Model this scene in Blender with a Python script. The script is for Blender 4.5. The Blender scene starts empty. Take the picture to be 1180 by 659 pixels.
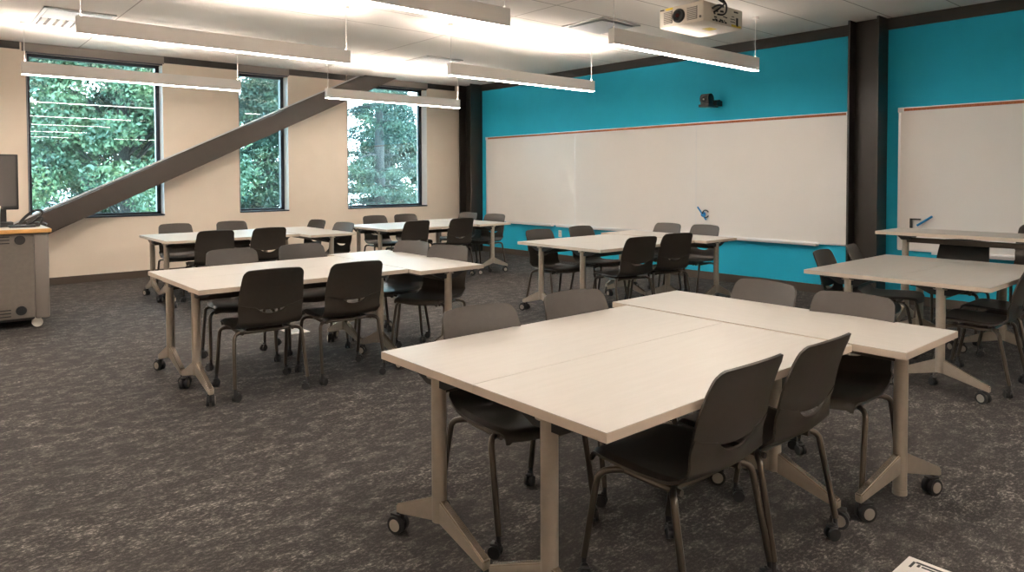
import bpy, bmesh, math, random
import numpy as np
from mathutils import Vector, Matrix, Euler
random.seed(5)
R = math.radians
scene = bpy.context.scene
col = scene.collection

# ------------------------------------------------------------ materials
def mat(name, color, rough=.5, metal=0, spec=.5, coat=0):
    m = bpy.data.materials.new(name); m.use_nodes = True
    b = m.node_tree.nodes['Principled BSDF']
    b.inputs['Base Color'].default_value = (*color, 1)
    b.inputs['Roughness'].default_value = rough
    b.inputs['Metallic'].default_value = metal
    b.inputs['Specular IOR Level'].default_value = spec
    b.inputs['Coat Weight'].default_value = coat
    return m
def mottled(name, c1, c2, scale, rough=.5, metal=0, stretch=(1, 1, 1), bump=0, spec=.5, lo=.4, hi=.6, detail=4):
    m = mat(name, c1, rough, metal, spec); nt = m.node_tree; N = nt.nodes; L = nt.links; b = N['Principled BSDF']
    tc = N.new('ShaderNodeTexCoord'); mp = N.new('ShaderNodeMapping'); mp.inputs['Scale'].default_value = stretch
    nz = N.new('ShaderNodeTexNoise'); nz.inputs['Scale'].default_value = scale; nz.inputs['Detail'].default_value = detail
    rp = N.new('ShaderNodeValToRGB'); rp.color_ramp.elements[0].position = lo; rp.color_ramp.elements[1].position = hi
    rp.color_ramp.elements[0].color = (*c1, 1); rp.color_ramp.elements[1].color = (*c2, 1)
    L.new(tc.outputs['Object'], mp.inputs[0]); L.new(mp.outputs[0], nz.inputs[0]); L.new(nz.outputs['Fac'], rp.inputs[0]); L.new(rp.outputs[0], b.inputs['Base Color'])
    if bump:
        bp = N.new('ShaderNodeBump'); bp.inputs['Strength'].default_value = bump; bp.inputs['Distance'].default_value = .01
        L.new(nz.outputs['Fac'], bp.inputs['Height']); L.new(bp.outputs[0], b.inputs['Normal'])
    return m
def emit(name, color, strength):
    m = bpy.data.materials.new(name); m.use_nodes = True; nt = m.node_tree; nt.nodes.clear()
    e = nt.nodes.new('ShaderNodeEmission'); e.inputs[0].default_value = (*color, 1); e.inputs[1].default_value = strength
    o = nt.nodes.new('ShaderNodeOutputMaterial'); nt.links.new(e.outputs[0], o.inputs[0]); return m

M = {}
M['cream'] = mottled('cream_paint', (.80, .69, .575), (.82, .71, .595), 3, .85, spec=.2)
M['teal'] = mottled('teal_paint', (.014, .40, .60), (.016, .415, .62), 3, .7, spec=.3)
M['daylit_reveal_white'] = mat('daylit_reveal_white', (.92, .92, .92), .6)  # whiter than the cream wall: daylight on the reveals put into the colour
M['bronze'] = mottled('bronze_painted_steel', (.014, .0105, .008), (.017, .013, .010), 8, .42, spec=.5)
M['brace'] = mottled('brace_painted_steel', (.030, .022, .016), (.034, .025, .019), 8, .5)
M['base'] = mat('brown_baseboard', (.055, .04, .03), .5)
M['black_metal'] = mat('black_window_metal', (.006, .008, .02), .4)
M['cassette'] = mat('grey_shade_pocket', (.19, .165, .148), .7)
M['board'] = mottled('whiteboard_surface', (.83, .80, .77), (.84, .81, .78), 2, .22, spec=.5)
M['alu'] = mat('aluminium', (.75, .75, .76), .35, .6)
M['cork'] = mottled('cork_rail', (.28, .09, .03), (.36, .13, .05), 60, .8)
M['cap'] = mat('rail_cap_white', (.8, .8, .8), .4)
M['top'] = mottled('table_laminate', (.475, .445, .405), (.49, .46, .42), 14, .38, stretch=(.3, 3, 1))
M['edge'] = mat('table_edge_band', (.60, .51, .42), .5)
M['leg'] = mottled('champagne_metal', (.43, .375, .31), (.455, .40, .33), 30, .36, .5)
M['legtop'] = mat('polished_metal', (.62, .55, .47), .25, .8)
M['shell'] = mottled('black_shell_plastic', (.027, .0218, .017), (.030, .0245, .0195), 40, .46, spec=.42)
M['tube'] = mat('dark_tube_metal', (.075, .062, .050), .3, .6)
M['black'] = mat('black_plastic', (.01, .01, .01), .4)
M['rubber'] = mat('black_rubber', (.012, .012, .013), .6)
M['hubg'] = mat('grey_wheel_hub', (.42, .38, .33), .35, .4)
M['fixture'] = mat('fixture_white_paint', (.88, .84, .80), .5)
M['lens'] = emit('led_lens', (1, .89, .78), 21)
M['lensup'] = emit('led_uplight', (1, .87, .76), 66)
M['lensfill'] = emit('led_uplight_fill', (1, .90, .82), 95)  # boosted uplight that fills the room from the unseen pendants
M['lensdim'] = emit('led_uplight_dim', (1, .88, .78), 5)
M['cable'] = mat('steel_cable', (.6, .58, .55), .4, .5)
M['proj'] = mottled('projector_casing', (.66, .59, .50), (.68, .61, .52), 6, .5)
M['dark_lens'] = mat('lens_glass', (.004, .004, .005), .08, coat=1)
M['lens_red'] = mat('lens_coating_red', (.08, .01, .008), .1)
M['grille'] = mat('grey_grille', (.16, .14, .13), .6)
M['yellow'] = mat('yellow_sticker', (.75, .55, .05), .6)
M['grey_body'] = mottled('taupe_laminate_body', (.125, .108, .093), (.135, .117, .10), 30, .55)
M['trimgrey'] = mat('light_grey_post', (.17, .15, .132), .5)
M['oak'] = mottled('orange_wood_edge', (.62, .33, .10), (.70, .39, .13), 14, .45, stretch=(1, 6, 6))
M['lam'] = mat('pale_top_laminate', (.78, .72, .64), .35)
M['screen'] = mat('off_screen', (.085, .08, .078), .22)
M['caster_white'] = mat('pale_caster', (.62, .58, .52), .45)
M['blue'] = mat('blue_plastic', (.0, .20, .50), .35)
M['paper'] = mat('white_paper', (.75, .72, .68), .7)
M['paleplate'] = mat('pale_plate', (.62, .56, .5), .5)
M['ink'] = mat('dark_ink', (.03, .03, .03), .7)
M['louvre'] = mat('diffuser_louvre', (.52, .50, .48), .45)
M['dark'] = mat('duct_dark', (.03, .028, .026), .9)
M['diff_face'] = mat('diffuser_face', (.36, .37, .38), .5)
M['concrete'] = mottled('outdoor_ground', (.16, .17, .14), (.25, .26, .22), .5, .9)
M['bldg'] = mottled('pale_building_wall', (.45, .47, .50), (.5, .52, .55), 1, .8)
M['roofm'] = mat('pale_roof', (.75, .78, .8), .7)
M['bark'] = mottled('tree_bark', (.014, .014, .015), (.03, .029, .028), 9, .9, stretch=(3, 3, .5), bump=.4)

def leafmat(name, c1, c2, c3):
    m = mat(name, c1, .6); nt = m.node_tree; N = nt.nodes; L = nt.links; b = N['Principled BSDF']
    tc = N.new('ShaderNodeTexCoord'); nz = N.new('ShaderNodeTexNoise'); nz.inputs['Scale'].default_value = 1.3; nz.inputs['Detail'].default_value = 5
    rp = N.new('ShaderNodeValToRGB'); e = rp.color_ramp.elements
    e[0].position = .36; e[0].color = (*c1, 1); e[1].position = .66; e[1].color = (*c3, 1)
    k = e.new(.5); k.color = (*c2, 1)
    L.new(tc.outputs['Object'], nz.inputs[0]); L.new(nz.outputs['Fac'], rp.inputs[0]); L.new(rp.outputs[0], b.inputs['Base Color'])
    return m
M['leafA'] = leafmat('broad_tree_leaves', (.009, .028, .016), (.026, .060, .028), (.066, .105, .040))
M['leafB'] = leafmat('conifer_needles', (.007, .020, .014), (.016, .038, .020), (.044, .068, .028))
M['leafC'] = leafmat('pine_needles', (.007, .018, .016), (.015, .035, .022), (.034, .055, .026))

# carpet
def carpet():
    m = mat('mottled_carpet', (.05, .045, .04), .95, spec=.1); nt = m.node_tree; N = nt.nodes; L = nt.links; b = N['Principled BSDF']
    tc = N.new('ShaderNodeTexCoord')
    def noise(scale, det, st, rough=.6):
        mp = N.new('ShaderNodeMapping'); mp.inputs['Scale'].default_value = st; mp.inputs['Rotation'].default_value = (0, 0, 0)
        nz = N.new('ShaderNodeTexNoise'); nz.inputs['Scale'].default_value = scale; nz.inputs['Detail'].default_value = det; nz.inputs['Roughness'].default_value = rough
        L.new(tc.outputs['Object'], mp.inputs[0]); L.new(mp.outputs[0], nz.inputs[0]); return nz.outputs['Fac']
    def mp_(v, a, b_, lo=0, hi=1):
        r = N.new('ShaderNodeMapRange'); r.inputs[1].default_value = a; r.inputs[2].default_value = b_; r.inputs[3].default_value = lo; r.inputs[4].default_value = hi
        L.new(v, r.inputs[0]); return r.outputs[0]
    def mul(a, c, op='MULTIPLY'):
        q = N.new('ShaderNodeMath'); q.operation = op
        for i, v in enumerate((a, c)):
            if isinstance(v, (int, float)): q.inputs[i].default_value = v
            else: L.new(v, q.inputs[i])
        return q.outputs[0]
    patch = mp_(noise(1.7, 7, (.9, 1.3, 1), .72), .42, .62)
    speck = mp_(noise(62, 3, (.75, 1.25, 1), .7), .50, .62)
    blot = mp_(noise(11, 5, (.8, 1.2, 1), .75), .47, .66)
    fine = noise(230, 2, (1, 1, 1), .5)
    a = mul(mul(patch, .7), .3, 'ADD')
    a = mul(a, mul(mul(speck, .30), mul(speck, mul(blot, 1.0)), 'ADD'))
    a = mul(a, mul(blot, .22), 'ADD')
    mx = N.new('ShaderNodeMix'); mx.data_type = 'RGBA'
    mx.inputs[6].default_value = (.032, .0298, .0288, 1); mx.inputs[7].default_value = (.205, .188, .172, 1)
    L.new(a, mx.inputs[0])
    mx2 = N.new('ShaderNodeMix'); mx2.data_type = 'RGBA'; mx2.blend_type = 'MULTIPLY'; mx2.inputs[0].default_value = 1
    L.new(mx.outputs[2], mx2.inputs[6])
    r = N.new('ShaderNodeCombineColor'); v = mp_(fine, .3, .7, .72, 1.28)
    for i in range(3): L.new(v, r.inputs[i])
    L.new(r.outputs[0], mx2.inputs[7]); L.new(mx2.outputs[2], b.inputs['Base Color'])
    bp = N.new('ShaderNodeBump'); bp.inputs['Strength'].default_value = .35; bp.inputs['Distance'].default_value = .004
    L.new(fine, bp.inputs['Height']); L.new(bp.outputs[0], b.inputs['Normal'])
    return m
M['carpet'] = carpet()

def ceiling_mat():
    m = mat('ceiling_tile', (.76, .715, .665), .9, spec=.15); nt = m.node_tree; N = nt.nodes; L = nt.links; b = N['Principled BSDF']
    g = N.new('ShaderNodeNewGeometry'); s = N.new('ShaderNodeSeparateXYZ'); L.new(g.outputs['Position'], s.inputs[0])
    def mth(op, a, c=None):
        q = N.new('ShaderNodeMath'); q.operation = op
        for i, v in enumerate((a, c)):
            if v is None: continue
            if isinstance(v, (int, float)): q.inputs[i].default_value = v
            else: L.new(v, q.inputs[i])
        return q.outputs[0]
    def lines(co, off, sp, w):
        f = mth('FRACT', mth('DIVIDE', mth('ADD', co, off + w / 2), sp)); return mth('LESS_THAN', f, w / sp)
    ly = mth('MULTIPLY', lines(s.outputs['Y'], 8.57 + .672 * 20, .672, .014), mth('LESS_THAN', s.outputs['Y'], -3.7))
    lx = lines(s.outputs['X'], 6.6 + 3.3 * 10, 3.3, .012)
    a = mth('MAXIMUM', ly, lx)
    mx = N.new('ShaderNodeMix'); mx.data_type = 'RGBA'; mx.inputs[6].default_value = (.76, .715, .665, 1); mx.inputs[7].default_value = (.36, .32, .28, 1)
    L.new(a, mx.inputs[0]); L.new(mx.outputs[2], b.inputs['Base Color']); return m
M['ceil'] = ceiling_mat()

def glass():
    m = bpy.data.materials.new('tinted_window_glass'); m.use_nodes = True; nt = m.node_tree; nt.nodes.clear(); N = nt.nodes; L = nt.links
    t = N.new('ShaderNodeBsdfTransparent'); t.inputs[0].default_value = (.80, .92, .915, 1)
    g = N.new('ShaderNodeBsdfGlossy'); g.inputs['Roughness'].default_value = .0
    fr = N.new('ShaderNodeFresnel'); fr.inputs[0].default_value = 1.6
    mx = N.new('ShaderNodeMixShader'); o = N.new('ShaderNodeOutputMaterial')
    L.new(fr.outputs[0], mx.inputs[0]); L.new(t.outputs[0], mx.inputs[1]); L.new(g.outputs[0], mx.inputs[2]); L.new(mx.outputs[0], o.inputs[0])
    return m
M['glass'] = glass()

# ------------------------------------------------------------ helpers
def new(): return bmesh.new()
def box(bm, x0, x1, y0, y1, z0, z1, bevel=0, mtx=None):
    r = bmesh.ops.create_cube(bm, size=1); v = r['verts']
    bmesh.ops.scale(bm, verts=v, vec=(x1 - x0, y1 - y0, z1 - z0))
    bmesh.ops.translate(bm, verts=v, vec=((x0 + x1) / 2, (y0 + y1) / 2, (z0 + z1) / 2))
    if bevel:
        es = list({e for q in v for e in q.link_edges})
        n = bmesh.ops.bevel(bm, geom=es, offset=bevel, segments=2, affect='EDGES', profile=.5)
        v = list({q for f in n['faces'] for q in f.verts} | {q for q in v if q.is_valid})
    if mtx is not None: bmesh.ops.transform(bm, matrix=mtx, verts=v)
def cyl(bm, p0, p1, r0, r1=None, seg=20):
    p0 = Vector(p0); p1 = Vector(p1); d = p1 - p0
    q = bmesh.ops.create_cone(bm, cap_ends=True, segments=seg, radius1=r0, radius2=r0 if r1 is None else r1, depth=d.length)
    mt = Matrix.Translation((p0 + p1) / 2) @ d.to_track_quat('Z', 'Y').to_matrix().to_4x4()
    bmesh.ops.transform(bm, matrix=mt, verts=q['verts'])
def smooth_path(pts, n=6):
    P = [Vector(p) for p in pts]; P = [P[0] * 2 - P[1]] + P + [P[-1] * 2 - P[-2]]; out = []
    for i in range(1, len(P) - 2):
        for k in range(n):
            t = k / n; a, b, c, d = P[i - 1:i + 3]
            out.append(.5 * ((2 * b) + (c - a) * t + (2 * a - 5 * b + 4 * c - d) * t * t + (3 * b - a - 3 * c + d) * t ** 3))
    out.append(P[-2]); return out
def tube(bm, pts, r, seg=10, n=6, taper=None):
    P = smooth_path(pts, n) if n > 1 else [Vector(p) for p in pts]
    rings = []; up = None
    for i, p in enumerate(P):
        t = (P[min(i + 1, len(P) - 1)] - P[max(i - 1, 0)]).normalized()
        if up is None: up = t.orthogonal().normalized()
        up = (up - t * up.dot(t)).normalized(); s = t.cross(up)
        rr = r if taper is None else r + (taper - r) * i / (len(P) - 1)
        rings.append([bm.verts.new(p + (up * math.cos(a) + s * math.sin(a)) * rr) for a in [2 * math.pi * k / seg for k in range(seg)]])
    for a, b in zip(rings, rings[1:]):
        for k in range(seg): bm.faces.new((a[k], a[(k + 1) % seg], b[(k + 1) % seg], b[k]))
    bm.faces.new(rings[0][::-1]); bm.faces.new(rings[-1])
def prism(bm, poly, axis, a, b):
    """extrude a 2D polygon; axis 'x' -> poly is (y,z); 'y' -> (x,z); 'z' -> (x,y)"""
    f = {'x': lambda p, t: (t, p[0], p[1]), 'y': lambda p, t: (p[0], t, p[1]), 'z': lambda p, t: (p[0], p[1], t)}[axis]
    A = [bm.verts.new(f(p, a)) for p in poly]; B = [bm.verts.new(f(p, b)) for p in poly]; n = len(poly)
    bm.faces.new(A); bm.faces.new(B[::-1])
    for i in range(n): bm.faces.new((A[i], B[i], B[(i + 1) % n], A[(i + 1) % n]))
def obj(name, bm, m, parent=None, smooth=False, angle=40):
    bmesh.ops.recalc_face_normals(bm, faces=bm.faces)
    me = bpy.data.meshes.new(name); bm.to_mesh(me); bm.free()
    for mm in (m if isinstance(m, (list, tuple)) else [m]): me.materials.append(mm if not isinstance(mm, str) else M[mm])
    if smooth:
        me.polygons.foreach_set('use_smooth', [True] * len(me.polygons))
        try: me.set_sharp_from_angle(angle=R(angle))
        except Exception: pass
    o = bpy.data.objects.new(name, me); col.objects.link(o)
    if parent: o.parent = parent
    return o
def tag(o, label, cat, group=None, kind=None):
    if label: o['label'] = label
    if cat: o['category'] = cat
    if group: o['group'] = group
    if kind: o['kind'] = kind
    return o
def thing(name, label, cat, loc=(0, 0, 0), rz=0, group=None, kind=None):
    o = bpy.data.objects.new(name, None); col.objects.link(o); o.location = loc; o.rotation_euler = (0, 0, rz); o.empty_display_size = .1
    return tag(o, label, cat, group, kind)
def struct(name, bm, m, parent=None, smooth=False):
    o = obj(name, bm, m, parent, smooth)
    if not parent: o['kind'] = 'structure'
    return o
KIDS = {}
def copy_tree(src, parent=None):
    c = src.copy(); col.objects.link(c)
    if parent: c.parent = parent
    for ch in list(src.children): copy_tree(ch, c)
    return c
def put(src, loc, rz, label, group, used=set()):
    o = src if src.name not in used else copy_tree(src)
    used.add(src.name)
    o.location = loc; o.rotation_euler = (0, 0, rz); o['label'] = label; o['group'] = group
    return o

# ------------------------------------------------------------ room shell
H = 3.196; XL = -11.5; YB = -14.0
bm = new(); box(bm, XL, .0, YB, 0, -.1, 0); struct('floor', bm, 'carpet')
bm = new(); box(bm, XL, .0, YB, 0, H, H + .1); struct('ceiling', bm, 'ceil')
WIN = [(-7.20, -5.55), (-4.46, -3.66), (-2.60, -.95)]; Z0, Z1 = .90, 3.083; TH = .34
bm = new()
xs = [XL - .2] + [v for w in WIN for v in w] + [.3]
for i in range(0, len(xs), 2): box(bm, xs[i], xs[i + 1], 0, TH, -.1, H + .1)
for a, b in WIN:
    box(bm, a, b, 0, TH, -.1, Z0 - .02); box(bm, a, b, 0, TH, Z1, H + .1)
struct('wall_back', bm, 'cream')
bm = new(); box(bm, 0, .2, YB - .2, 0, -.1, H + .1); struct('wall_right', bm, 'teal')
bm = new(); box(bm, XL - .2, XL, YB - .2, 0, -.1, H + .1); struct('wall_left', bm, 'cream')
bm = new(); box(bm, XL, 0, YB - .2, YB, -.1, H + .1); struct('wall_front', bm, 'cream')
bm = new(); box(bm, XL, -.3, -.012, 0, 0, .10, .003); struct('baseboard_back', bm, 'base')
bm = new()
for a, b in ((-7.47, -.5), (YB, -7.86)): box(bm, -.012, 0, a, b, 0, .105, .003)
struct('baseboard_right', bm, 'base')
# dark steel band under the ceiling
bm = new(); box(bm, -.03, 0, YB, -.5, 3.07, H); struct('trim_1', bm, 'bronze')
bm = new()
for a, b in ((XL, WIN[0][0] - .06), (WIN[0][1] + .02, WIN[1][0] - .02), (WIN[1][1] + .02, WIN[2][0] - .02), (WIN[2][1] + .02, -.3)): box(bm, a, b, -.012, 0, 3.10, H)
struct('trim_2', bm, 'bronze')
for i, (a, b) in enumerate(WIN):
    w = thing('window_%d' % (i + 1), None, None, ((a + b) / 2, 0, Z0), kind='structure'); hw = (b - a) / 2; hh = Z1 - Z0
    yf = .17
    bm = new(); t = .06
    box(bm, -hw, -hw + t, yf, yf + .07, 0, hh); box(bm, hw - t, hw, yf, yf + .07, 0, hh)
    box(bm, -hw, hw, yf, yf + .07, 0, .03); box(bm, -hw, hw, yf, yf + .07, hh - .045, hh)
    obj('window_frame', bm, 'black_metal', w)
    bm = new(); box(bm, -hw + t, hw - t, yf + .03, yf + .036, .03, hh - .045); obj('window_pane', bm, 'glass', w)
    bm = new(); box(bm, -hw, hw, -.006, yf, -.02, 0); box(bm, -hw + .0005, -hw + .008, -.004, yf, 0, hh); box(bm, -hw, hw, -.004, .012, hh - .02, hh); obj('window_sill', bm, 'black_metal', w)
    bm = new(); box(bm, hw - .006, hw - .0005, .0, yf, 0, hh - .02); box(bm, -hw + .008, -hw + .012, .0, yf, 0, hh - .02); obj('window_reveal', bm, 'daylit_reveal_white', w)
    bm = new(); box(bm, -hw - .04 * (i == 0), hw + .02, -.01, .0, hh, H - Z0); obj('shade_pocket', bm, 'cassette', w)
# steel columns on the right wall
def steel_column(name, x0, y0, y1, tf=.022):
    bm = new()
    box(bm, x0, 0, y1 - tf, y1, 0, H); box(bm, x0, 0, y0, y0 + tf, 0, H); box(bm, x0 * .42, x0 * .30, y0 + tf, y1 - tf, 0, H)
    return struct(name, bm, 'bronze')
steel_column('steel_column', -.26, -7.85, -7.515)
bm = new()
box(bm, -.28, 0, -.49, -.465, 0, H); box(bm, -.28, 0, -.14, -.115, 0, H); box(bm, -.13, -.10, -.465, -.14, 0, H); box(bm, -.1, 0, -.14, 0, 0, H)
struct('steel_column', bm, 'bronze')
# diagonal brace
br = thing('diagonal_brace', None, None, (0, 0, 0), kind='structure')
yb0, yb1 = -.20, -.045
def bz_lo(x): return .716 + (x + 6.975) * (3.053 - .716) / (6.975 - 2.027)
def bz_hi(x): return .96 + (x + 7.094) * (2.919 - .96) / (7.094 - 2.941)
xa, xb = -8.3, -1.9
def band(lo, hi, x0, x1, y0, y1):
    b = new(); prism(b, [(x0, max(lo(x0), .0)), (x1, lo(x1)), (x1, hi(x1)), (x0, hi(x0))], 'y', y0, y1); return b
def clip(b):
    for co, no in (((0, 0, H - .001), (0, 0, 1)), ((0, 0, .001), (0, 0, -1))):
        g = bmesh.ops.bisect_plane(b, geom=b.verts[:] + b.edges[:] + b.faces[:], plane_co=co, plane_no=no, clear_outer=True)
        bmesh.ops.holes_fill(b, edges=b.edges)
    return b
b = band(bz_lo, bz_hi, xa, xb + .6, yb0, yb0 + .025); obj('front_flange', clip(b), 'brace', br)
b = band(lambda x: bz_lo(x) + .13, lambda x: bz_hi(x) - .12, xa, xb + .6, yb0 + .025, yb1 - .012); obj('web', clip(b), 'brace', br)
b = band(bz_lo, lambda x: bz_hi(x) + .004, xa, xb + .6, yb1 - .012, yb1); obj('back_flange', clip(b), 'brace', br)
b = band(lambda x: bz_hi(x) + .004, lambda x: bz_hi(x) + .028, xa, xb + .2, yb1 - .012, yb1); obj('lit_edge_strip', clip(b), 'alu', br)  # pale strip stands in for the lit, reflected back flange

# ------------------------------------------------------------ whiteboards
def whiteboard(name, label, y0, y1, z0, z1, seams, trays):
    t = thing(name, label, 'whiteboard', (0, y1, z0), group='wall whiteboards'); L = y0 - y1; hh = z1 - z0
    bm = new(); box(bm, -.022, -.002, L, 0, 0, hh - .03); obj('writing_panel', bm, 'board', t)
    for s in seams:
        bm = new(); box(bm, -.0235, -.022, s - y1 - .004, s - y1 + .004, .01, hh - .04); obj('panel_joint', bm, 'alu', t)
    bm = new(); box(bm, -.028, -.002, L - .006, L + .012, 0, hh - .03); box(bm, -.028, -.002, -.012, .006, 0, hh - .03)
    box(bm, -.028, -.002, L, 0, -.012, .01); obj('edge_trim', bm, 'alu', t)
    rl = new(); box(rl, -.030, -.002, L, 0, hh - .03, hh + .018); r = obj('map_rail', rl, 'alu', t)
    rl = new(); box(rl, -.033, -.030, L + .05, -.05, hh - .022, hh + .008); obj('cork_insert', rl, 'cork', r)
    for a in (L - .01, -.045):
        rl = new(); box(rl, -.040, -.030, a, a + .055, hh - .034, hh + .02, .003); obj('rail_end_cap', rl, 'cap', r)
    for a, b_ in trays:
        bm = new(); prism(bm, [(-.022, -.03), (-.022, .012), (-.028, .012), (-.032, -.012), (-.085, -.016), (-.092, .0), (-.096, .0), (-.096, -.03)], 'y', a - y1, b_ - y1)
        obj('marker_tray', bm, 'alu', t)
    return t
whiteboard('whiteboard', 'long wall-mounted whiteboard on the teal wall with brown cork top rail', -7.455, -.64, .612, 2.165, (-5.33, -2.98), ((-2.48, -1.30), (-7.09, -2.60)))
whiteboard('whiteboard', 'right-hand whiteboard cut by the picture edge beyond the dark steel column', -10.9, -7.985, .612, 2.165, (), ((-10.7, -8.35),))

def marker_clip(y, z, lab, tilt):
    t = thing('marker_clip', lab, 'marker holder', (-.024, y, z), group='blue marker clips')
    d = Vector((0, math.sin(tilt), math.cos(tilt)))
    bm = new(); cyl(bm, d * -.09 + Vector((-.03, 0, 0)), d * .13 + Vector((-.03, 0, 0)), .011, seg=12); m_ = obj('marker', bm, 'blue', t, True)
    bm = new(); cyl(bm, (0, 0, 0), (-.02, 0, 0), .035, seg=20); obj('magnet_base', bm, 'blue', t, True)
    bm = new()
    pts = [(-.03, -.05 + .05 * math.cos(a), .01 + .05 * math.sin(a)) for a in [R(k) for k in range(-150, 151, 30)]]
    tube(bm, pts, .009, 8, 3); obj('eraser_ring', bm, 'black', t, True)
    return t
marker_clip(-5.46, .90, 'blue marker clip with a dark ring on the long whiteboard', R(38))

def bracket_thing():
    t = thing('marker_clip', 'bright blue marker with a small dark bracket on the right-hand whiteboard', 'marker holder', (-.024, -8.19, .90), group='blue marker clips')
    a = Vector((-.03, .0, -.015)); b_ = Vector((-.03, -.15, .09))
    bm = new(); cyl(bm, a, b_, .012, seg=12); obj('marker', bm, 'blue', t, True)
    bm = new(); box(bm, -.03, 0, .055, .075, -.05, .06); box(bm, -.03, 0, -.03, .075, .045, .06); obj('bracket', bm, 'black', t)
bracket_thing()

# wall plates
for (y, z, lab) in ((-2.61, .46, 'white wall outlet plate under the long whiteboard'), (-8.01, .665, 'cream wall plate beside the dark column near tall table')):
    t = thing('wall_outlet', lab, 'outlet', (0, y, z), group='wall outlet plates')
    bm = new(); box(bm, -.008, 0, -.037, .037, -.058, .058, .002); obj('cover_plate', bm, 'cap', t)
    bm = new()
    for s in (-.024, .024): box(bm, -.010, -.008, -.014, .014, s - .014, s + .014)
    obj('socket', bm, 'paleplate', t)

# ------------------------------------------------------------ PTZ camera
t = thing('wall_camera', 'small black camera on a bracket high on the teal wall', 'camera', (0, -5.63, 2.42))
bm = new(); box(bm, -.03, 0, -.07, .07, -.04, .05, .004); box(bm, -.20, -.02, -.05, .05, -.055, -.035, .003); box(bm, -.13, 0, -.10, -.02, -.04, .03, .004); obj('bracket', bm, 'black', t)
bm = new(); box(bm, -.27, -.11, -.06, .10, -.058, -.02, .008); obj('camera_base', bm, 'black', t)
bm = new(); cyl(bm, (-.19, -.045, .055), (-.19, .085, .055), .070, seg=28); box(bm, -.25, -.13, -.05, .09, -.03, .115, .02); obj('camera_head', bm, 'black', t, True)
bm = new(); cyl(bm, (-.24, .02, .045), (-.275, .015, .045), .034, seg=20); obj('camera_lens', bm, 'dark_lens', t, True)
bm = new(); cyl(bm, (-.272, .015, .045), (-.278, .015, .045), .012, seg=14); obj('lens_glass', bm, 'hubg', t, True)

# ------------------------------------------------------------ projector
t = thing('ceiling_projector', 'white projector hanging under the ceiling at upper right', 'projector', (-2.875, -7.11, 2.85))
pw, pd, ph = .50, .66, .19
bm = new(); box(bm, 0, pd, -pw / 2, pw / 2, 0, ph, .018); obj('casing', bm, 'proj', t, True, 30)
bm = new(); cyl(bm, (-.012, .02, .09), (.02, .02, .09), .066, seg=32); cyl(bm, (-.022, .02, .09), (-.010, .02, .09), .058, .066, seg=32)
pl = obj('projection_lens', bm, 'black', t, True)
bm = new(); cyl(bm, (-.0245, .02, .09), (-.021, .02, .09), .042, seg=28); obj('lens_front', bm, 'dark_lens', pl, True)
bm = new(); cyl(bm, (-.0265, .02, .09), (-.024, .02, .09), .02, seg=20); obj('lens_core', bm, 'lens_red', pl, True)
for yc, w_ in ((.145, .052), (-.125, .058)):
    bm = new(); box(bm, -.004, .01, yc - w_, yc + w_, .03, .155, .008); g = obj('vent_grille', bm, 'grille', t)
    bm = new()
    for k in range(9):
        z = .038 + k * .0135; box(bm, -.007, -.003, yc - w_ + .008, yc + w_ - .008, z, z + .005)
    obj('grille_slats', bm, 'proj', g)
bm = new(); cyl(bm, (-.006, -.215, .045), (.01, -.215, .045), .012, seg=16); obj('ir_window', bm, 'grille', t)
for bb in ((-.003, 0.001, .09, .17, .162, .180), (.30, .42, -.12, -.03, -.002, .0), (.46, .62, -.253, -.2495, .01, .03)):
    bm = new(); box(bm, *bb); obj('sticker', bm, 'yellow', t)
bm = new(); box(bm, -.003, 0.001, .19, .235, .165, .178); obj('name_badge', bm, 'ink', t)
# ports, cables on the side panel facing the camera
bm = new()
rr = random.Random(3)
for k in range(11):
    x = .10 + rr.random() * .26; z = .03 + rr.random() * .10; box(bm, x, x + .012 + rr.random() * .03, -.2535, -.2495, z, z + .006 + rr.random() * .012)
for k in range(5): box(bm, .14 + k * .05, .175 + k * .05, -.2535, -.2495, .022, .036)
box(bm, .44, .52, -.2535, -.2495, .05, .056); box(bm, .44, .52, -.2535, -.2495, .075, .081); box(bm, .46, .50, -.2535, -.2495, .10, .106); box(bm, .54, .57, -.2535, -.2495, .02, .10); box(bm, .50, .57, -.2535, -.2495, .145, .158)
obj('port_panel', bm, 'ink', t)
bm = new()
tube(bm, [(.16, -.25, .10), (.17, -.29, .12), (.21, -.30, .15), (.27, -.29, .19), (.30, -.22, .24), (.30, -.1, .34)], .009, 8)
tube(bm, [(.22, -.25, .09), (.24, -.30, .08), (.29, -.30, .12), (.31, -.28, .2), (.31, -.2, .28), (.31, -.08, .34)], .008, 8)
tube(bm, [(.13, -.25, .13), (.15, -.28, .15), (.22, -.28, .17), (.30, -.26, .17)], .010, 8)
obj('cable', bm, 'black', t, True)
bm = new(); cyl(bm, (.33, 0, ph), (.33, 0, H - 2.85), .025, seg=20); cyl(bm, (.33, 0, H - 2.85 - .03), (.33, 0, H - 2.85), .07, seg=24); box(bm, .2, .46, -.12, .12, ph, ph + .02); obj('ceiling_mount', bm, 'proj', t, True)

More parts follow.
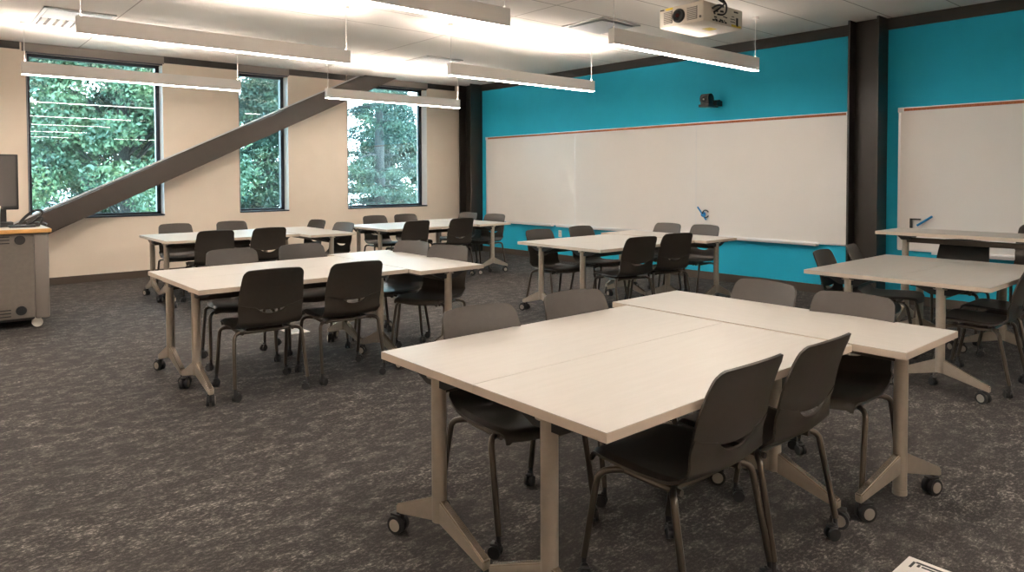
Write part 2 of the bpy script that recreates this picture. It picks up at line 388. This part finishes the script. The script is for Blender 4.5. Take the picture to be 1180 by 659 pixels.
# ------------------------------------------------------------ pendant lights
def make_pendant(name='pendant_light', up='lensup'):
    t = thing(name, '', 'ceiling light'); L = 1.22; w = .034
    bm = new(); box(bm, -L, L, -w, -w + .004, .004, .145); box(bm, -L, L, w - .004, w, .004, .145); box(bm, -L, -L + .004, -w + .004, w - .004, .004, .145); box(bm, L - .004, L, -w + .004, w - .004, .004, .145); box(bm, -L + .004, L - .004, -w + .004, w - .004, .08, .10)
    for s in (-1, 1): box(bm, s * (L - .03) - .006, s * (L - .03) + .006, -w + .004, w - .004, .125, .145)
    obj('housing', bm, 'fixture', t)
    bm = new(); box(bm, -L + .006, L - .006, -w + .003, w - .003, -.001, .006); obj('lower_lens', bm, 'lens', t)
    bm = new(); box(bm, -L + .04, L - .04, -w + .006, w - .006, .128, .132); obj('upper_lens', bm, up, t)
    for s in (-1, 1):
        bm = new(); cyl(bm, (s * (L - .03), 0, .145), (s * (L - .03), 0, H - 2.6 - .03), .0032, seg=8); c = obj('hanging_cable', bm, 'cable', t, True)
        bm = new(); cyl(bm, (s * (L - .03), 0, H - 2.6 - .03), (s * (L - .03), 0, H - 2.6), .035, seg=24); cyl(bm, (s * (L - .03), 0, .145), (s * (L - .03), 0, .165), .008, seg=12); obj('ceiling_canopy', bm, 'fixture', c, True)
    return t
pen = make_pendant(); pen_down = make_pendant('downlight_pendant', 'lensdim'); pen_fill = make_pendant('pendant_light', 'lensfill')  # pendants left of and behind the view are added, unseen, for general light
PL = [(-6.18, -1.47, 'linear pendant light hanging in front of the large left window'),
      (-2.47, -1.43, 'linear pendant light in front of the corner-side window'),
      (-6.12, -4.44, 'linear pendant light crossing the ceiling at upper left, above window pendant'),
      (-2.43, -4.47, 'linear pendant light ending against the teal wall left of centre'),
      (-6.03, -6.87, 'linear pendant light cut by the top edge of the picture'),
      (-2.43, -6.93, 'linear pendant light nearest the projector'),
      (-9.7, -1.47, 'added linear pendant light behind the cart, out of view'),
      (-9.7, -4.44, 'added unseen pendant light left of view over middle'),
      (-9.7, -6.87, 'added unseen pendant light left of the camera'),
      (-6.03, -9.6, 'unseen linear pendant light overhead close to the camera'),
      (-9.7, -12.4, 'added unseen pendant light behind the camera, left'),
      (-6.03, -12.4, 'added unseen pendant light behind the camera, centre'),
      (-2.43, -12.4, 'added unseen pendant light behind the camera, right')]
for x, y, lab in PL: put(pen_down if -7 < y < -6.8 and x > -7 else pen_fill if y < -9 or x < -9 else pen, (x, y, 2.6), 0, lab, 'linear pendant lights')

# ------------------------------------------------------------ ceiling diffusers
def diffuser(x0, x1, y0, y1, lab, kind):
    t = thing('ceiling_vent', lab, 'air vent', ((x0 + x1) / 2, (y0 + y1) / 2, H), group='ceiling air diffusers'); a = (x1 - x0) / 2; b_ = (y1 - y0) / 2
    bm = new(); f = .035
    box(bm, -a, a, -b_, -b_ + f, -.014, 0); box(bm, -a, a, b_ - f, b_, -.014, 0); box(bm, -a, -a + f, -b_, b_, -.014, 0); box(bm, a - f, a, -b_, b_, -.014, 0)
    obj('frame', bm, 'louvre', t)
    bm = new(); box(bm, -a + f, a - f, -b_ + f, b_ - f, -.003, 0); obj('backing', bm, 'dark' if kind else 'diff_face', t)
    if kind:
        bm = new()
        n = 7
        for k in range(n):
            x = -a + f + (k + .5) * (2 * a - 2 * f) / n
            box(bm, x - .022, x + .022, -.01, b_ - f, -.002, .002, mtx=Matrix.Translation((x, 0, -.014)) @ Matrix.Rotation(R(40), 4, 'Y') @ Matrix.Translation((-x, 0, 0)))
        obj('louvre', bm, 'louvre', t)
        bm = new(); box(bm, -a + f, a - f, -b_ + f, -.01, -.02, -.003); obj('face_plate', bm, 'diff_face', t)
    else:
        bm = new(); box(bm, -a + .06, a - .06, -b_ + .06, b_ - .06, -.026, -.018, .003); box(bm, -.03, .03, -.03, .03, -.02, -.002); obj('face_plate', bm, 'diff_face', t)
diffuser(-7.30, -6.64, -2.48, -1.40, 'ceiling air vent with louvres at upper left, by the large window', 1)
diffuser(-2.65, -1.99, -2.54, -1.34, 'ceiling air vent above the corner-side window pendant', 1)
diffuser(-2.56, -1.90, -5.85, -5.21, 'square ceiling air vent beside the projector', 0)

# ------------------------------------------------------------ tables
def caster(parent, x, y, z=0, r=.036, hub=True, name='caster', yaw=0, stem=.13):
    mt = Matrix.Translation((x, y, 0)) @ Matrix.Rotation(yaw, 4, 'Z')
    bm = new()
    def add(fn):
        n0 = len(bm.verts); fn(); bm.verts.ensure_lookup_table(); bmesh.ops.transform(bm, matrix=mt, verts=bm.verts[n0:])
    off = r * .55
    def body():
        for s in (-1, 1): cyl(bm, (s * .007, off, r), (s * (.007 + r * .5), off, r), r, seg=24)
        cyl(bm, (-.008, off, r), (.008, off, r), r * .5, seg=12)
        pts = [(0, off, r * 2 + .006), (0, off * .3, r * 2 + .004), (0, 0, r * 2 - .004)]
        tube(bm, pts, .013, 8, 3)
        box(bm, -.007 - r * .35, .007 + r * .35, off - r * .6, off + r * .7, r * 2 - .002, r * 2 + .008, .003)
        cyl(bm, (0, 0, r * 1.1), (0, 0, stem), .010 if r > .03 else .009, seg=12)
    add(body)
    o = obj(name, bm, ['rubber', 'hubg'], parent, True)
    if hub:
        b2 = new(); b2.from_mesh(o.data); n0 = len(b2.verts); f0 = len(b2.faces)
        for s in (-1, 1):
            e = s * (.007 + r * .5); cyl(b2, (e, off, r), (e + s * .002, off, r), r * .68, seg=20)
        b2.verts.ensure_lookup_table(); b2.faces.ensure_lookup_table()
        bmesh.ops.transform(b2, matrix=mt, verts=b2.verts[n0:])
        for f in b2.faces[f0:]: f.material_index = 1
        b2.to_mesh(o.data); b2.free()
    return o
def t_leg(parent, x, h, tel=False, yaws=(0, 0), low=.150, turn=0):
    bm = new(); r_ = .028
    if tel:
        cyl(bm, (x, 0, low), (x, 0, h * .55), .034, seg=28); cyl(bm, (x, 0, h * .5), (x, 0, h), .028, seg=28)
    else:
        cyl(bm, (x, 0, low), (x, 0, h), r_, seg=32); cyl(bm, (x, 0, h - .02), (x, 0, h), .045, seg=32)
        if low < .1: cyl(bm, (x, 0, low), (x, 0, low + .02), r_ + .0015, seg=32)
    l = obj('leg', bm, 'leg', parent, True)
    for s, yw in ((1, yaws[0]), (-1, yaws[1])):
        bm = new(); w = .0165
        y0, y1 = .0, .283
        prism(bm, [(s * y0, .150), (s * y1, .078), (s * y1, .116), (s * .02, .236), (s * y0, .236)], 'x', x - w, x + w)
        bmesh.ops.bevel(bm, geom=bm.edges[:], offset=.005, segments=2, affect='EDGES')
        T = Matrix.Translation((x, 0, 0)) @ Matrix.Rotation(turn, 4, 'Z') @ Matrix.Translation((-x, 0, 0))
        bmesh.ops.transform(bm, matrix=T, verts=bm.verts[:]); bmesh.ops.recalc_face_normals(bm, faces=bm.faces)
        for fc in bm.faces:
            if fc.normal.z > .25: fc.material_index = 1
        obj('foot_arm', bm, ['leg', 'legtop'], l, True, 35)
        c2 = T @ Vector((x, s * .262, 0)); caster(l, c2.x, c2.y, yaw=yw, stem=.085)
    return l
def make_table(h=.74, tel=False, ins=.07, low=.15, turn=0):
    t = thing('flip_top_table', '', 'table'); L, W = .75, .295; th = .029
    bm = new(); box(bm, -L, L, -W, W, h - th, h - .002); obj('edge_band', bm, 'edge', t)
    bm = new(); box(bm, -L + .001, L - .001, -W + .001, W - .001, h - .003, h); obj('table_top', bm, 'top', t)
    t_leg(t, -L + ins, h - th, tel, (R(150), R(-20)), low, turn); t_leg(t, L - ins, h - th, tel, (R(40), R(200)), low, turn)
    bm = new(); box(bm, -L + ins, L - ins, -.022, .022, h - .11, h - .065, .004); obj('crossbar', bm, 'tube', t)
    for s in (-1, 1):
        bm = new(); x = s * (L - ins - .01)
        box(bm, x - .05, x + .05, -.17, .17, h - th - .012, h - th); prism(bm, [(-.16, h - th - .01), (.16, h - th - .01), (.06, h - .085), (-.06, h - .085)], 'x', x - .035 - .01 * s, x + .035 - .01 * s)
        obj('tilt_bracket', bm, 'black', t)
    return t
tb = make_table(); tbl = make_table(ins=.125, low=.055, turn=R(-12)); tall = make_table(.932, True, .15)
tall['label'] = ''
TG = [('nearest table cluster', (-7.005, -8.66, -9.841), (-4.89 - .3, -9.29), 0),
      ('middle left table cluster', (-7.075, -5.425, -6.606), (-5.275, -6.02), 0),
      ('back left table cluster', (-6.29, -1.738, -2.919), (-4.48, -2.47), 0),
      ('far corner table cluster', (-3.64, -1.862, -3.043), (-1.83, -2.35), 0),
      ('long whiteboard table cluster', (-3.49, -5.478, -6.659), (-1.66, -6.04), 0)]
for nm, (x0, ya, yn), (cxx, cyy), _ in TG:
    g = 'tables of the ' + nm
    put(tb, (x0 + .75, ya - .295, 0), math.pi, 'white flip-top table in the %s, window-side half of the pair' % nm, g)
    put(tb, (x0 + .75, yn + .295, 0), 0, 'white flip-top table in the %s, camera-side half of the pair' % nm, g)
    put(tbl if 'nearest' in nm else tb, (cxx, cyy, 0), R(90), 'white flip-top table set crosswise at the right end of the %s' % nm, g)
put(tb, (-2.66, -8.886, 0), math.pi, 'white flip-top table of the right edge pair, half farther from the camera', 'tables at the right edge')
put(tb, (-2.66, -9.477, 0), 0, 'white flip-top table of the right edge pair, half nearer the camera', 'tables at the right edge')
put(tall, (-1.48, -9.19, 0), R(90), 'taller white table standing beyond the right edge pair', 'tables at the right edge')

# ------------------------------------------------------------ chairs
def lerp_pts(P, t):
    n = len(P) - 1; k = min(int(t * n), n - 1); f = t * n - k
    return P[k][0] * (1 - f) + P[k + 1][0] * f, P[k][1] * (1 - f) + P[k + 1][1] * f
def solid(bm, th):
    bmesh.ops.recalc_face_normals(bm, faces=bm.faces)
    bmesh.ops.solidify(bm, geom=bm.faces[:], thickness=th)
BP = smooth_path([(0, -.150, .445), (0, -.190, .475), (0, -.206, .53), (0, -.218, .60), (0, -.236, .68), (0, -.262, .76), (0, -.300, .845)], 8)
def back_y(z):
    for a, b_ in zip(BP, BP[1:]):
        if a.z <= z <= b_.z: return a.y + (b_.y - a.y) * (z - a.z) / (b_.z - a.z)
    return BP[-1].y - (z - BP[-1].z) * .28 if z > BP[-1].z else BP[0].y
def half_w(z):
    P = [(.46, .200), (.52, .207), (.58, .210), (.66, .208), (.74, .201), (.80, .195), (.86, .190)]
    for a, b_ in zip(P, P[1:]):
        if z <= b_[0]: return a[1] + (b_[1] - a[1]) * max(0, (z - a[0])) / (b_[0] - a[0])
    return P[-1][1]
def make_chair(rise=0, name='caster_chair'):
    t = thing(name, '', 'chair'); nu, nv = 32, 18
    # backrest
    bm = new(); G = []
    for j in range(nv + 1):
        row = []
        for i in range(nu + 1):
            u = -1 + 2 * i / nu
            zl = .576 + .034 * abs(u) ** 2; zt = .850 - .009 * u * u - .020 * max(0, (abs(u) - .84) / .16) ** 2.4
            z = zl + (zt - zl) * j / nv; w = half_w(z)
            # round the upper corners inward too
            q = max(0, (j / nv - .86) / .14); w *= 1 - .03 * q * q * q
            row.append(bm.verts.new((u * w, back_y(z) + .024 * u * u, z + rise)))
        G.append(row)
    for j in range(nv):
        for i in range(nu): bm.faces.new((G[j][i], G[j][i + 1], G[j + 1][i + 1], G[j + 1][i]))
    solid(bm, .009); obj('backrest', bm, 'shell', t, True, 50)
    # seat shell that turns up behind and carries the backrest
    prof = [(.232, .418), (.228, .436), (.205, .450), (.13, .452), (.04, .446), (-.05, .441), (-.11, .443)]
    bm = new(); G = []
    S = smooth_path([(0, a, b_) for a, b_ in prof], 4)
    for p in S:
        row = []
        for i in range(nu + 1):
            u = -1 + 2 * i / nu; k = (p.y + .11) / .34; w = .212 + .018 * math.sin(min(1, max(0, k)) * math.pi * .8) - .02 * max(0, k - .8) / .2
            row.append(bm.verts.new((u * w, p.y + .02 * (1 - u * u) * max(0, k), p.z + .016 * u * u * (1 - .3 * k) - .010 * (abs(u) > .92) + rise)))
        G.append(row)
    for k in range(1, 12):
        f = k / 11; row = []
        for i in range(nu + 1):
            u = -1 + 2 * i / nu; ztop = .582 + .034 * u * u - .033 * max(0, 1 - (abs(u) / .48) ** 3)
            z = .455 + (ztop - .455) * f
            y = back_y(z) - .013 * f ** 2
            if k == 1: y = -.150 - .0; z = .449
            w = .211 if z < .5 else half_w(z) * .995
            row.append(bm.verts.new((u * w, y + .024 * u * u * min(1, f * 1.5), z + .014 * u * u * (1 - f) + rise)))
        G.append(row)
    for a, b_ in zip(G, G[1:]):
        for i in range(nu): bm.faces.new((a[i], a[i + 1], b_[i + 1], b_[i]))
    solid(bm, .009); obj('seat', bm, 'shell', t, True, 60)
    # frame under the seat
    bm = new()
    for s in (-1, 1): tube(bm, [(s * .165, .15, .415 + rise), (s * .165, .0, .412 + rise), (s * .165, -.13, .415 + rise)], .0115, 8, 2)
    for y in (.10, -.09): tube(bm, [(-.17, y, .414 + rise), (0, y, .412 + rise), (.17, y, .414 + rise)], .0115, 8, 2)
    box(bm, -.12, .12, -.06, .08, .413 + rise, .432 + rise)
    obj('seat_frame', bm, 'tube', t, True)
    for s in (-1, 1):
        for fr in (1, -1):
            bm = new()
            if fr > 0: pts = [(s * .150, .10, .414 + rise), (s * .196, .135, .416 + rise), (s * .222, .165, .402 + rise), (s * .230, .185, .35 + rise), (s * .237, .235, .085)]
            else: pts = [(s * .150, -.09, .414 + rise), (s * .192, -.115, .416 + rise), (s * .216, -.138, .402 + rise), (s * .224, -.152, .35 + rise), (s * .237, -.205, .085)]
            tube(bm, pts, .0125, 10, 6)
            l = obj('leg', bm, 'tube', t, True, 60)
            caster(l, pts[-1][0], pts[-1][1], r=.0245, hub=False, yaw=R(180 + s * 35 if fr > 0 else s * 60), stem=.10)
    return t
ch = make_chair(); stool = make_chair(.13, 'high_chair')
# (midpoint of the top of the backrest at z .84, heading of the seat)
def chair(mx, my, face, lab, grp, src=None, back=.298):
    a = R(face); f = Vector((math.cos(a), math.sin(a)))
    o = Vector((mx, my)) + f * back
    return put(src or ch, (o.x, o.y, 0), a - math.pi / 2, lab, grp)
# face: 90 = looking at the windows (+y), 0 = looking at the teal wall (+x), 180 = facing left
CL = 'nearest table cluster'
def group_chairs(nm, n, f, r, tag_='with its back to the camera'):
    g = 'chairs around the ' + nm
    for k, (x, y, a) in enumerate(n): chair(x, y, a, 'black caster chair showing its back at the %s, %s of two' % (nm, ('left', 'right')[k]), g)
    for k, (x, y, a) in enumerate(f): chair(x, y, a, 'black caster chair on the window side of the %s, %s of two' % (nm, ('left', 'right')[k]), g)
    for k, (x, y, a) in enumerate(r): chair(x, y, a, 'black caster chair at the right end of the %s, %s of two' % (nm, ('farther', 'nearer')[k]), g)
group_chairs('nearest table cluster', [(-6.395, -9.935, 89), (-5.91, -9.95, 90)], [(-6.47, -8.585, -96), (-5.85, -8.575, -97)], [(-4.80, -9.08, 174), (-4.86, -9.58, 182)])
group_chairs('middle left table cluster', [(-6.63, -6.70, 86), (-6.05, -6.73, 87)], [(-6.41, -5.25, -100), (-5.80, -5.22, -99)], [(-4.90, -5.65, 198), (-4.89, -6.20, 203)])
group_chairs('back left table cluster', [(-5.82, -3.08, 86), (-5.20, -3.06, 88)], [(-5.83, -1.52, -92), (-5.12, -1.50, -92)], [(-4.10, -2.02, 188), (-4.10, -2.80, 192)])
group_chairs('far corner table cluster', [(-3.22, -3.16, 88), (-2.44, -3.12, 86)], [(-3.02, -1.62, -93), (-2.46, -1.60, -95)], [(-1.38, -1.88, 192), (-1.37, -2.55, 196)])
group_chairs('long whiteboard table cluster', [(-3.01, -6.79, 80), (-2.40, -6.77, 76)], [(-3.11, -5.38, -92), (-2.39, -5.33, -92)], [(-1.20, -5.75, 180), (-1.14, -6.25, 179)])
gq = 'chairs at the right edge tables'
chair(-2.98, -8.50, -84, 'black caster chair at the far side of the right edge tables, left of two', gq)
chair(-2.36, -8.46, -78, 'black caster chair at the far side of the right edge tables, right of two', gq)
chair(-2.86, -9.88, 93, 'black caster chair showing its back, cut by the right edge of the picture', gq)
chair(-2.25, -9.86, 90, 'black caster chair mostly hidden at right edge, beyond the cropped one', gq)
chair(-1.13, -8.97, 180, 'dark chair pushed under the taller table', gq)
chair(-.55, -9.44, 180, 'high black chair behind the taller table, only its back corner showing', gq, stool)

# ------------------------------------------------------------ teaching cart
cx1 = -7.37; cx0 = -8.95; cy0 = -3.06; cy1 = -2.30; ct = .95
t = thing('teaching_cart', 'grey wheeled teaching cart with orange wood edged top at left', 'cart', ((cx0 + cx1) / 2, (cy0 + cy1) / 2, 0))
hx = (cx1 - cx0) / 2; hy = (cy1 - cy0) / 2
bm = new(); box(bm, -hx + .06, hx - .13, -hy + .02, hy - .02, .10, ct - .045, .004); obj('body', bm, 'grey_body', t)
for s, x_ in ((1, hx), (-1, -hx)):
    bm = new()
    x0, x1 = (x_ - .13, x_ - .01) if s > 0 else (x_ + .01, x_ + .06)
    box(bm, x0, x1, -hy + .012, hy - .012, .085, ct - .042, .018); obj('corner_post', bm, 'trimgrey', t, True)
bm = new(); box(bm, -hx - .01, hx + .012, -hy - .012, hy + .012, ct - .042, ct - .004, .006); obj('wood_edge', bm, 'oak', t)
bm = new(); box(bm, -hx + .0, hx - .0, -hy + .0, hy - .0, ct - .006, ct); obj('cart_top', bm, 'lam', t)
bm = new(); box(bm, -hx + .1, hx - .08, -hy + .05, hy - .05, .075, .10); obj('base_plate', bm, 'black', t)
bm = new()
for z in (ct - .13, ct - .10, ct - .07, .13, .16, .19): box(bm, -hx + .2, hx - .32, -hy + .014, -hy + .021, z - .005, z + .005)
obj('vent_slots', bm, 'black', t)
for z in (ct - .105, .175):
    bm = new(); cyl(bm, (hx - .24, -hy + .012, z), (hx - .24, -hy + .022, z), .044, seg=28); obj('round_grommet', bm, 'black', t, True)
for x in (-hx + .12, hx - .11):
    for y in (-hy + .07, hy - .07):
        bm = new(); cyl(bm, (x, y - .022, .045), (x, y + .022, .045), .045, seg=28); box(bm, x - .02, x + .02, y - .026, y + .026, .07, .10)
        c_ = obj('caster', bm, 'caster_white', t, True)
# monitor on cart
t = thing('monitor', 'black desktop monitor standing on the grey cart, cut by left edge', 'monitor', (-7.86, -2.62, ct))
W_, Hh = .29, .50
bm = new(); box(bm, -W_, W_, -.02, .03, .17, .17 + .545, .008); obj('bezel', bm, 'black', t)
bm = new(); box(bm, -W_ + .02, W_ - .022, -.0225, -.019, .205, .17 + .53); obj('screen', bm, 'screen', t)
bm = new(); box(bm, .09, .19, .0, .03, .03, .26, .005); box(bm, .04, .24, -.06, .10, .0, .05, .006); obj('stand', bm, 'black', t)
# small cup/paper stack
t = thing('white_cup', 'tall white cup in front of the monitor, at the left edge', 'cup', (-7.775, -2.86, ct))
bm = new(); cyl(bm, (0, 0, 0), (0, 0, .20), .03, .038, seg=24); obj('cup_body', bm, 'paper', t, True)
bm = new(); cyl(bm, (0, 0, .20), (0, 0, .215), .041, seg=24); obj('cup_lid', bm, 'lam', t, True)
# black coiled cables / headset loop
t = thing('document_camera', 'black looped arm of a desktop document camera on the cart', 'camera', (-7.47, -2.74, ct))
bm = new(); tube(bm, [(-.11, 0, .03), (-.085, 0, .07), (-.03, .01, .125), (.03, .02, .16), (.075, .02, .155), (.07, .02, .115), (.02, .02, .065), (-.05, .0, .04)], .013, 10, 6); obj('arm', bm, 'black', t, True)
bm = new(); tube(bm, [(-.05, 0, .02), (.0, -.02, .05), (.04, -.02, .09), (.08, .0, .08), (.06, .02, .03), (.01, .03, .02)], .010, 8, 5); tube(bm, [(.0, -.01, .012), (.08, .04, .03), (.12, .03, .012)], .012, 8, 5); obj('cable_loop', bm, 'black', t, True)
bm = new(); box(bm, -.20, .02, -.08, .06, .0, .022, .008); box(bm, -.03, .06, -.02, .06, .0, .045, .01); obj('base', bm, 'black', t)
# floor boxes
t = thing('floor_box', 'pale floor cover plate with printed lines at the bottom edge', 'floor plate', (-5.60, -10.10, 0), group='pale floor plates')
bm = new(); box(bm, -.22, 0, -.34, 0, 0, .006, .0025); obj('cover_plate', bm, 'paper', t)
bm = new()
for i_, (x, y, w_, h_) in enumerate([(-.055, -.03, .05, .009), (-.05, -.05, .02, .009), (-.03, -.10, .012, .10), (-.05, -.12, .010, .12), (-.12, -.08, .03, .003), (-.03, -.045, .012, .02)]):
    box(bm, x - w_ / 2, x + w_ / 2, y - h_ / 2, y + h_ / 2, .006, .0066)
obj('printed_marks', bm, 'ink', t)
t = thing('floor_box', 'pale floor cover plate beneath the middle left table cluster', 'floor plate', (-5.70, -4.85, 0), group='pale floor plates')
bm = new(); box(bm, -.09, .09, -.13, .13, 0, .006, .002); obj('cover_plate', bm, 'paleplate', t)
bm = new(); box(bm, -.04, .04, -.07, .07, .006, .0075); obj('lid', bm, 'hubg', t)

# ------------------------------------------------------------ outside
GZ = -3.2
bm = new(); box(bm, -60, 60, TH + .3, 90, GZ - .2, GZ); struct('ground', bm, 'concrete')
def cards(name, centers, size, m, parent, seed, aspect=.45, droop=0):
    """leaf cards: numpy array of centres"""
    rg = np.random.default_rng(seed); n = len(centers)
    a = rg.normal(size=(n, 3)); a[:, 2] -= droop; a /= np.linalg.norm(a, axis=1)[:, None]
    b_ = rg.normal(size=(n, 3)); b_ -= (b_ * a).sum(1)[:, None] * a; b_ /= np.linalg.norm(b_, axis=1)[:, None]
    s = size * (.6 + .8 * rg.random(n))[:, None]
    a *= s; b_ *= s * aspect
    mid = centers + (rg.normal(size=(n, 3)) * size * .1)
    V = np.stack([centers - a, mid - b_, centers + a, mid + b_], 1).reshape(-1, 3)
    me = bpy.data.meshes.new(name); me.vertices.add(4 * n); me.vertices.foreach_set('co', V.astype('f').ravel())
    me.loops.add(4 * n); me.loops.foreach_set('vertex_index', np.arange(4 * n, dtype='i'))
    me.polygons.add(n); me.polygons.foreach_set('loop_start', np.arange(0, 4 * n, 4, dtype='i')); me.polygons.foreach_set('loop_total', np.full(n, 4, 'i'))
    me.update(); me.materials.append(M[m]); o = bpy.data.objects.new(name, me); col.objects.link(o); o.parent = parent; return o
def broad_tree(x, y, hgt, rad, lab, n, seed, m='leafA', z_low=.1, size=.10):
    t = thing('leafy_tree', lab, 'tree', (x, y, GZ), group='trees outside the windows'); rg = np.random.default_rng(seed); rr = random.Random(seed)
    bm = new(); tube(bm, [(0, 0, 0), (.1, .05, hgt * .3), (-.05, 0, hgt * .6), (0, 0, hgt * .9)], .22, 12, 5, taper=.04)
    cl = []
    for k in range(int(n / 700) + 20):
        th = rr.random() * 6.283; f = z_low + (1 - z_low) * rr.random(); rmax = rad * math.sin(min(1, (1.02 - f) / .55) * math.pi / 2) * (.62 + .38 * min(1, f / .3))
        r_ = rmax * (.35 + .65 * math.sqrt(rr.random())); p = Vector((r_ * math.cos(th), r_ * math.sin(th), f * hgt)); cl.append((p, .35 + .5 * rr.random()))
        if k % 3 == 0: tube(bm, [(0, 0, max(.3, p.z - r_ * .6)), (p.x * .5, p.y * .5, p.z - r_ * .15), p], .035, 6, 3, taper=.01)
    obj('trunk', bm, 'bark', t, True)
    P = []
    for p, s in cl:
        k = int(n / len(cl)); q = rg.normal(size=(k, 3)); q /= np.linalg.norm(q, axis=1)[:, None]; q *= (s * (.45 + .6 * rg.random(k)))[:, None]; q[:, 2] *= .7
        P.append(q + np.array(p))
    cards('foliage', np.concatenate(P), size, m, t, seed)
def conifer(x, y, hgt, rad, lab, n, seed, m='leafB', z_low=.12, gap=.42, size=.11, trunk=.2, dens=1):
    t = thing('conifer_tree', lab, 'tree', (x, y, GZ), group='trees outside the windows'); rg = np.random.default_rng(seed); rr = random.Random(seed)
    bm = new(); tube(bm, [(0, 0, 0), (.03, .02, hgt * .4), (0, 0, hgt)], trunk, 14, 5, taper=.03)
    P = []; z = hgt * z_low; levels = []
    while z < hgt * .98: levels.append(z); z += gap
    per = max(20, int(n / (len(levels) * 7)))
    for z in levels:
        L = rad * (1 - z / hgt) ** .75 + .15; a0 = rr.random() * 6.28
        for k in range(7):
            if rr.random() > dens: continue
            a = a0 + k * .9 + rr.uniform(-.2, .2); l = L * rr.uniform(.65, 1.1); dz = l * rr.uniform(-.22, .12)
            e = Vector((math.cos(a) * l, math.sin(a) * l, z + dz)); mid = Vector((math.cos(a) * l * .5, math.sin(a) * l * .5, z + dz * .3 + .05))
            tube(bm, [(0, 0, z), mid, e], .028 + .012 * l / rad, 6, 3, taper=.008)
            s = np.sqrt(rg.random(per)) * .85 + .15; w = (.10 + .22 * (1 - abs(s - .6))) * l * .55
            base = np.stack([np.cos(a) * l * s, np.sin(a) * l * s, z + dz * s], 1)
            lat = rg.normal(size=per) * w; base += np.stack([-np.sin(a) * lat, np.cos(a) * lat, rg.normal(size=per) * .07 - abs(lat) * .25], 1)
            P.append(base)
    obj('trunk', bm, 'bark', t, True)
    cards('foliage', np.concatenate(P), size, m, t, seed, .3, .3)
broad_tree(-4.3, 8.3, 10.5, 2.7, 'dense leafy tree filling the large left window', 150000, 11, size=.06, z_low=.40)
broad_tree(-4.35, 4.6, 4.4, .95, 'green bush low outside the large left window, below the tree', 9000, 21, size=.055, z_low=.45)
broad_tree(-2.5, 15.0, 9.8, 2.05, 'bushy tree farther back, right part of the large left window', 40000, 12, size=.085)
conifer(-.25, 9.6, 11, 1.55, 'dense conifer seen through the narrow middle window', 70000, 13, dens=.97, gap=.34, size=.06)
conifer(1.85, 6.6, 12.5, 1.55, 'tall dark-trunked conifer, left in the corner-side window', 48000, 14, 'leafC', .20, .46, .055, .25, .76)
conifer(3.9, 9.7, 12.5, 1.75, 'tall dark-trunked conifer, right in the corner-side window', 48000, 15, 'leafC', .20, .46, .06, .26, .76)
broad_tree(7.0, 14.2, 7.4, 1.9, 'low bushy tree behind the two tall conifers', 22000, 16, 'leafC', .3, .09)
broad_tree(-7.4, 15.0, 9.5, 2.1, 'leafy tree farther back, left part of the large left window', 40000, 17, size=.085, z_low=.42)
broad_tree(2.3, 15.5, 8.8, 1.9, 'mid green tree behind, between middle and corner-side windows', 26000, 18, 'leafB', .2, .09)
t = thing('low_building', 'low pale flat-roofed building far outside the left window', 'building', (-6.5, 27, GZ))
bm = new(); box(bm, -5, 5.5, -2, 4, 0, 3.55); obj('wall', bm, 'bldg', t)
bm = new(); box(bm, -5.3, 5.8, -2.3, 4.3, 3.55, 3.95); obj('roof', bm, 'roofm', t)
bm = new()
for k in range(6): box(bm, -4.4 + k * 1.7, -3.4 + k * 1.7, -2.02, -1.9, 1.5, 2.8)
obj('windows', bm, 'screen', t)

# ------------------------------------------------------------ world and camera
w = bpy.data.worlds.new('overcast_sky'); scene.world = w; w.use_nodes = True; nt = w.node_tree
bg = nt.nodes['Background']; tc = nt.nodes.new('ShaderNodeTexCoord'); sp = nt.nodes.new('ShaderNodeSeparateXYZ'); rp = nt.nodes.new('ShaderNodeValToRGB')
nt.links.new(tc.outputs['Generated'], sp.inputs[0]); nt.links.new(sp.outputs['Z'], rp.inputs[0]); nt.links.new(rp.outputs[0], bg.inputs[0])
rp.color_ramp.elements[0].position = 0; rp.color_ramp.elements[0].color = (.78, .90, 1, 1); rp.color_ramp.elements[1].position = .8; rp.color_ramp.elements[1].color = (.55, .76, 1, 1)
bg.inputs[1].default_value = 9.5

f, yaw, pitch, roll, v0 = 808.19, R(40.857), R(-1.6547), R(-.1639), 227.04
F = Vector((math.sin(yaw) * math.cos(pitch), math.cos(yaw) * math.cos(pitch), math.sin(pitch)))
Rt = Vector((math.cos(yaw), -math.sin(yaw), 0)); U = Rt.cross(F)
R2 = Rt * math.cos(roll) + U * math.sin(roll); U2 = R2.cross(F)
cam = bpy.data.cameras.new('camera'); co = bpy.data.objects.new('camera', cam); col.objects.link(co)
mt = Matrix(((R2.x, U2.x, -F.x, -8.417), (R2.y, U2.y, -F.y, -11.087), (R2.z, U2.z, -F.z, 1.43), (0, 0, 0, 1)))
co.matrix_world = mt; cam.sensor_width = 36; cam.lens = f / 1180 * 36; cam.shift_y = (v0 - 329.5) / 1180; cam.clip_start = .05; cam.clip_end = 300
scene.camera = co
scene.view_settings.view_transform = 'Standard'; scene.view_settings.look = 'None'; scene.view_settings.gamma = 1; scene.view_settings.use_curve_mapping = False
scene.view_settings.exposure = 1.58
scene.cycles.max_bounces = 10; scene.cycles.diffuse_bounces = 6; scene.cycles.transparent_max_bounces = 12
scene.cycles.sample_clamp_indirect = 6
